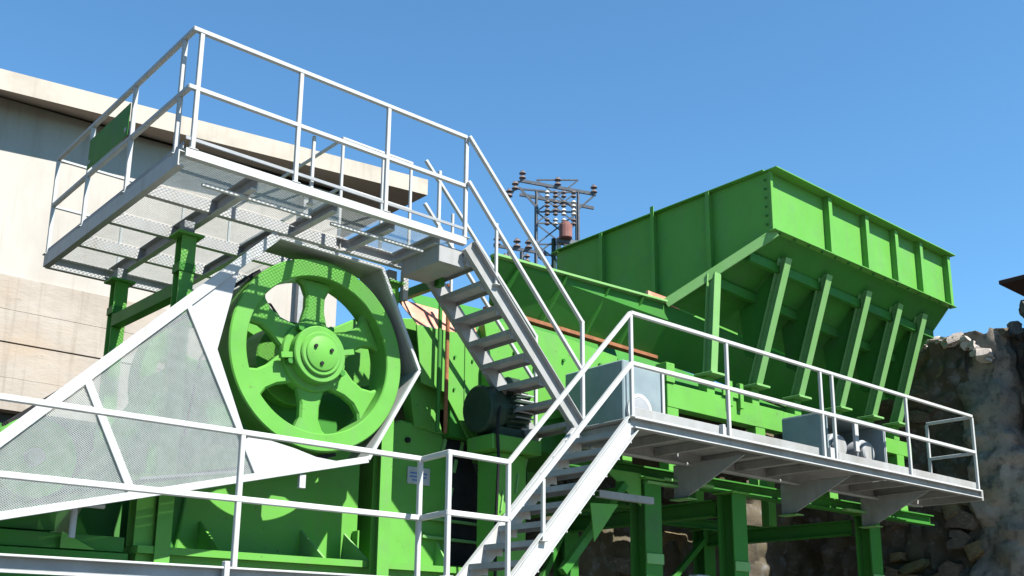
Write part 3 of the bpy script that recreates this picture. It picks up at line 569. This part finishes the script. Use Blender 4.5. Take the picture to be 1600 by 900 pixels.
# ------------------------------------------------------------------ left lower walkway with landing
lw = thing('left_walkway', 'lower steel walkway with white handrail in front of the belt guard', 'walkway', (3.2, 7.2, 0))
ZD = 2.12; xe = 5.13
Geo().chan((.6, 7.0, ZD-.055), (xe-.03, 7.0, ZD-.055), .06, .11, .01, side=-1).build('edge_channel', GR, lw)
bar('edge_lip', (.6, 6.967, ZD-.006), (xe-.03, 6.967, ZD-.006), .012, .016, WH, lw); bar('edge_lip', (.6, 6.967, ZD-.105), (xe-.03, 6.967, ZD-.105), .012, .018, WH, lw)
box('floor_plate', (.6, 6.98, ZD-.012), (3.4, 7.9, ZD), ST, lw); box('floor_plate', (3.41, 6.98, ZD-.012), (xe, 7.9, ZD), ST, lw)
box('landing_plate', (xe+.01, 6.5, ZD-.012), (5.78, 7.9, ZD), ST, lw); Geo().chan((5.05, 6.52, ZD-.07), (5.76, 6.52, ZD-.07), .05, .11, .01, side=-1).build('edge_channel', GR, lw)
for x in (.75, 3.3, 5.0): box('leg', (x, 7.3, 0), (x+.08, 7.38, ZD-.11), G, lw)
box('leg', (5.5, 6.7, 0), (5.58, 6.78, ZD-.11), G, lw)
for x in (1.6, 3.51, xe-.02): post((x, 7.0, ZD), .96, lw, .042)
rail('top_rail', [(.6, 7.0, ZD+.97), (xe, 7.0, ZD+.97), (5.06, 6.55, ZD+.96), (5.68, 6.55, ZD+.955)], lw, .042)
rail('mid_rail', [(.6, 7.0, ZD+.485), (xe, 7.0, ZD+.485), (5.06, 6.55, ZD+.485), (5.68, 6.55, ZD+.48)], lw, .044)
post((5.06, 6.55, ZD), .96, lw, .042)
box('toe_clip', (3.42, 6.95, ZD-.1), (3.46, 7.0, ZD+.04), WH, lw)

# ------------------------------------------------------------------ drive housings and motors on the walkway
h1 = thing('drive_housing', 'large blue grey drive housing standing at the foot of the upper staircase', 'housing', (8.3, 7.8, ZW))
box('housing_body', (8.0, 7.40, ZW+.005), (8.62, 8.28, 4.56), GB, h1, .012)
box('edge_trim', (8.60, 7.375, ZW+.02), (8.64, 7.398, 4.56), WH, h1); box('front_panel', (8.04, 7.385, ZW+.05), (8.58, 7.399, 4.5), GB, h1)
Geo().ring((8.22, 7.36, 4.02), (0, 1, 0), [(.19, 0), (.19, .03), (.15, .03), (.15, 0)], 36).build('bearing_ring', WH, h1, smooth=True)
Geo().cyl((8.22, 7.35, 4.02), (8.22, 7.385, 4.02), .145, 28).build('bearing_cover', GR, h1, .006)
h2 = thing('exciter_housing', 'smaller blue grey open housing with two round motors on the walkway', 'housing', (11.8, 7.3, ZW))
box('side_panel', (11.15, 6.98, ZW+.005), (11.17, 7.62, 4.40), GB, h2); box('back_panel', (11.172, 7.60, ZW+.005), (12.46, 7.62, 4.42), GB, h2)
box('top_panel', (11.16, 7.0, 4.401), (12.47, 7.62, 4.415), GB, h2); box('side_panel', (12.45, 6.98, ZW+.005), (12.47, 7.62, 4.40), GB, h2)
box('divider', (11.78, 6.98, ZW+.3), (11.86, 7.02, 4.40), WH, h2); box('edge_trim', (12.472, 6.97, ZW+.01), (12.49, 7.0, 4.4), WH, h2); box('handle', (11.13, 7.50, 3.9), (11.149, 7.52, 4.1), WH, h2)
for x, lab in ((11.48, 'rounded grey vibrator motor in the left bay of the open housing'), (12.12, 'rounded grey vibrator motor in the right bay of the open housing')):
    mt_ = thing('vibrator_motor', lab, 'motor', (x, 7.3, ZW), 'vibrator motors in the open housing')
    Geo().cyl((x, 7.06, 4.02), (x, 7.5, 4.02), .17, 28).build('motor_body', GR, mt_, .02, True); Geo().cyl((x, 7.0, 4.02), (x, 7.059, 4.02), .13, 28, .15).build('end_cap', LG, mt_, .015, True)
    box('foot', (x-.2, 7.08, ZW+.005), (x+.2, 7.48, 3.86), BK, mt_)
m2 = thing('finned_motor', 'dark finned electric motor beside the foot of the upper staircase', 'motor', (6.95, 8.2, 3.6))
g = Geo().cyl((6.70, 8.16, 3.94), (7.22, 8.16, 3.98), .20, 28)
for k in range(22):
    a = math.radians(k*360/22); e = V((0, math.cos(a), math.sin(a))); g.bar(V((6.92, 8.16, 3.95))+e*.215, V((7.20, 8.16, 3.975))+e*.215, .014, .05, tuple(e))
g.build('housing', DK, m2); Geo().cyl((6.64, 8.16, 3.935), (6.86, 8.16, 3.95), .245, 32).build('fan_cowl', DK, m2, .02, True)
for z in (-.12, -.06, 0, .06, .12): bar('louvre', (6.95, 7.90, 3.98+z), (7.18, 7.90, 3.98+z), .03, .012, WH if z > -.1 else GR, m2)
box('foot', (6.78, 8.0, 3.66), (7.16, 8.32, 3.76), DK, m2); box('terminal_box', (6.93, 8.02, 4.17), (7.12, 8.2, 4.30), DK, m2, .012)
pd = thing('motor_pedestal', 'dark green steel pedestal carrying the finned motor', 'pedestal', (6.98, 8.2, 0))
box('pillar', (6.80, 8.02, 0), (7.2, 8.33, 3.5), G, pd, .01); box('top_plate', (6.66, 7.92, 3.501), (7.32, 8.335, 3.655), G, pd, .008); plate('gusset', [(7.21, 8.1, 3.5), (7.21, 8.1, 3.2), (7.3, 8.1, 3.5)], (0, .02, 0), GP, pd)
for x, z in ((6.85, 2.9), (7.05, 3.1), (6.9, 2.5)): bar('cable_clip', (x, 8.01, z), (x+.03, 8.01, z+.2), .02, .02, GP, pd)
for nm, lab, r, mt_, pts in (
        ('power_cable', 'black power cable drooping from the finned motor down its pedestal', .016, BK, [(6.75, 7.93, 3.95), (6.68, 7.88, 3.7), (6.72, 7.9, 3.4), (6.74, 7.95, 2.9), (6.76, 7.98, 2.2), (6.76, 7.98, 0.3)]),
        ('grease_hose', 'thin black grease hose looping from crusher hub bearing to rear', .012, BK, [(4.9, 8.88, 4.5), (4.6, 8.8, 4.75), (4.2, 8.75, 4.6), (3.95, 8.8, 4.1), (3.9, 8.9, 3.4)]),
        ('conduit_pipe', 'grey conduit pipe running below the right walkway floor edge', .02, LG, [(7.4, 7.3, 3.52), (9.8, 7.3, 3.53), (12.2, 7.3, 3.52), (13.9, 7.3, 3.53)])):
    o_ = Geo().tube(pts, r, 8).build(nm, mt_, None, smooth=True); o_['label'] = lab; o_['category'] = nm.split('_')[1]
rc = thing('gap_sheet', 'black sheet between crusher and motor pedestal', 'curtain', (6.8, 8.7, 2.6))
plate('black_sheet', [(6.5, 8.66, 4.0), (6.75, 8.66, 4.0), (7.2, 8.66, 3.1), (7.2, 8.66, 2.4), (6.72, 8.66, 2.4), (6.72, 8.66, 3.4)], (0, .03, 0), BK, rc)  # plain black sheet filling the gap beside the crusher
wb = thing('switch_box', 'small white box low on the support frame near the bottom edge', 'box', (9.6, 7.9, 1.9))
box('case', (9.52, 7.72, 2.05), (9.75, 7.86, 2.40), WH, wb, .01); box('lid', (9.54, 7.708, 2.08), (9.73, 7.719, 2.37), WH, wb); box('mount', (9.6, 7.86, 2.1), (9.68, 7.94, 2.3), GR, wb); bar('mount_post', (9.64, 7.95, 0), (9.64, 7.95, 2.4), .05, .05, GD, wb)
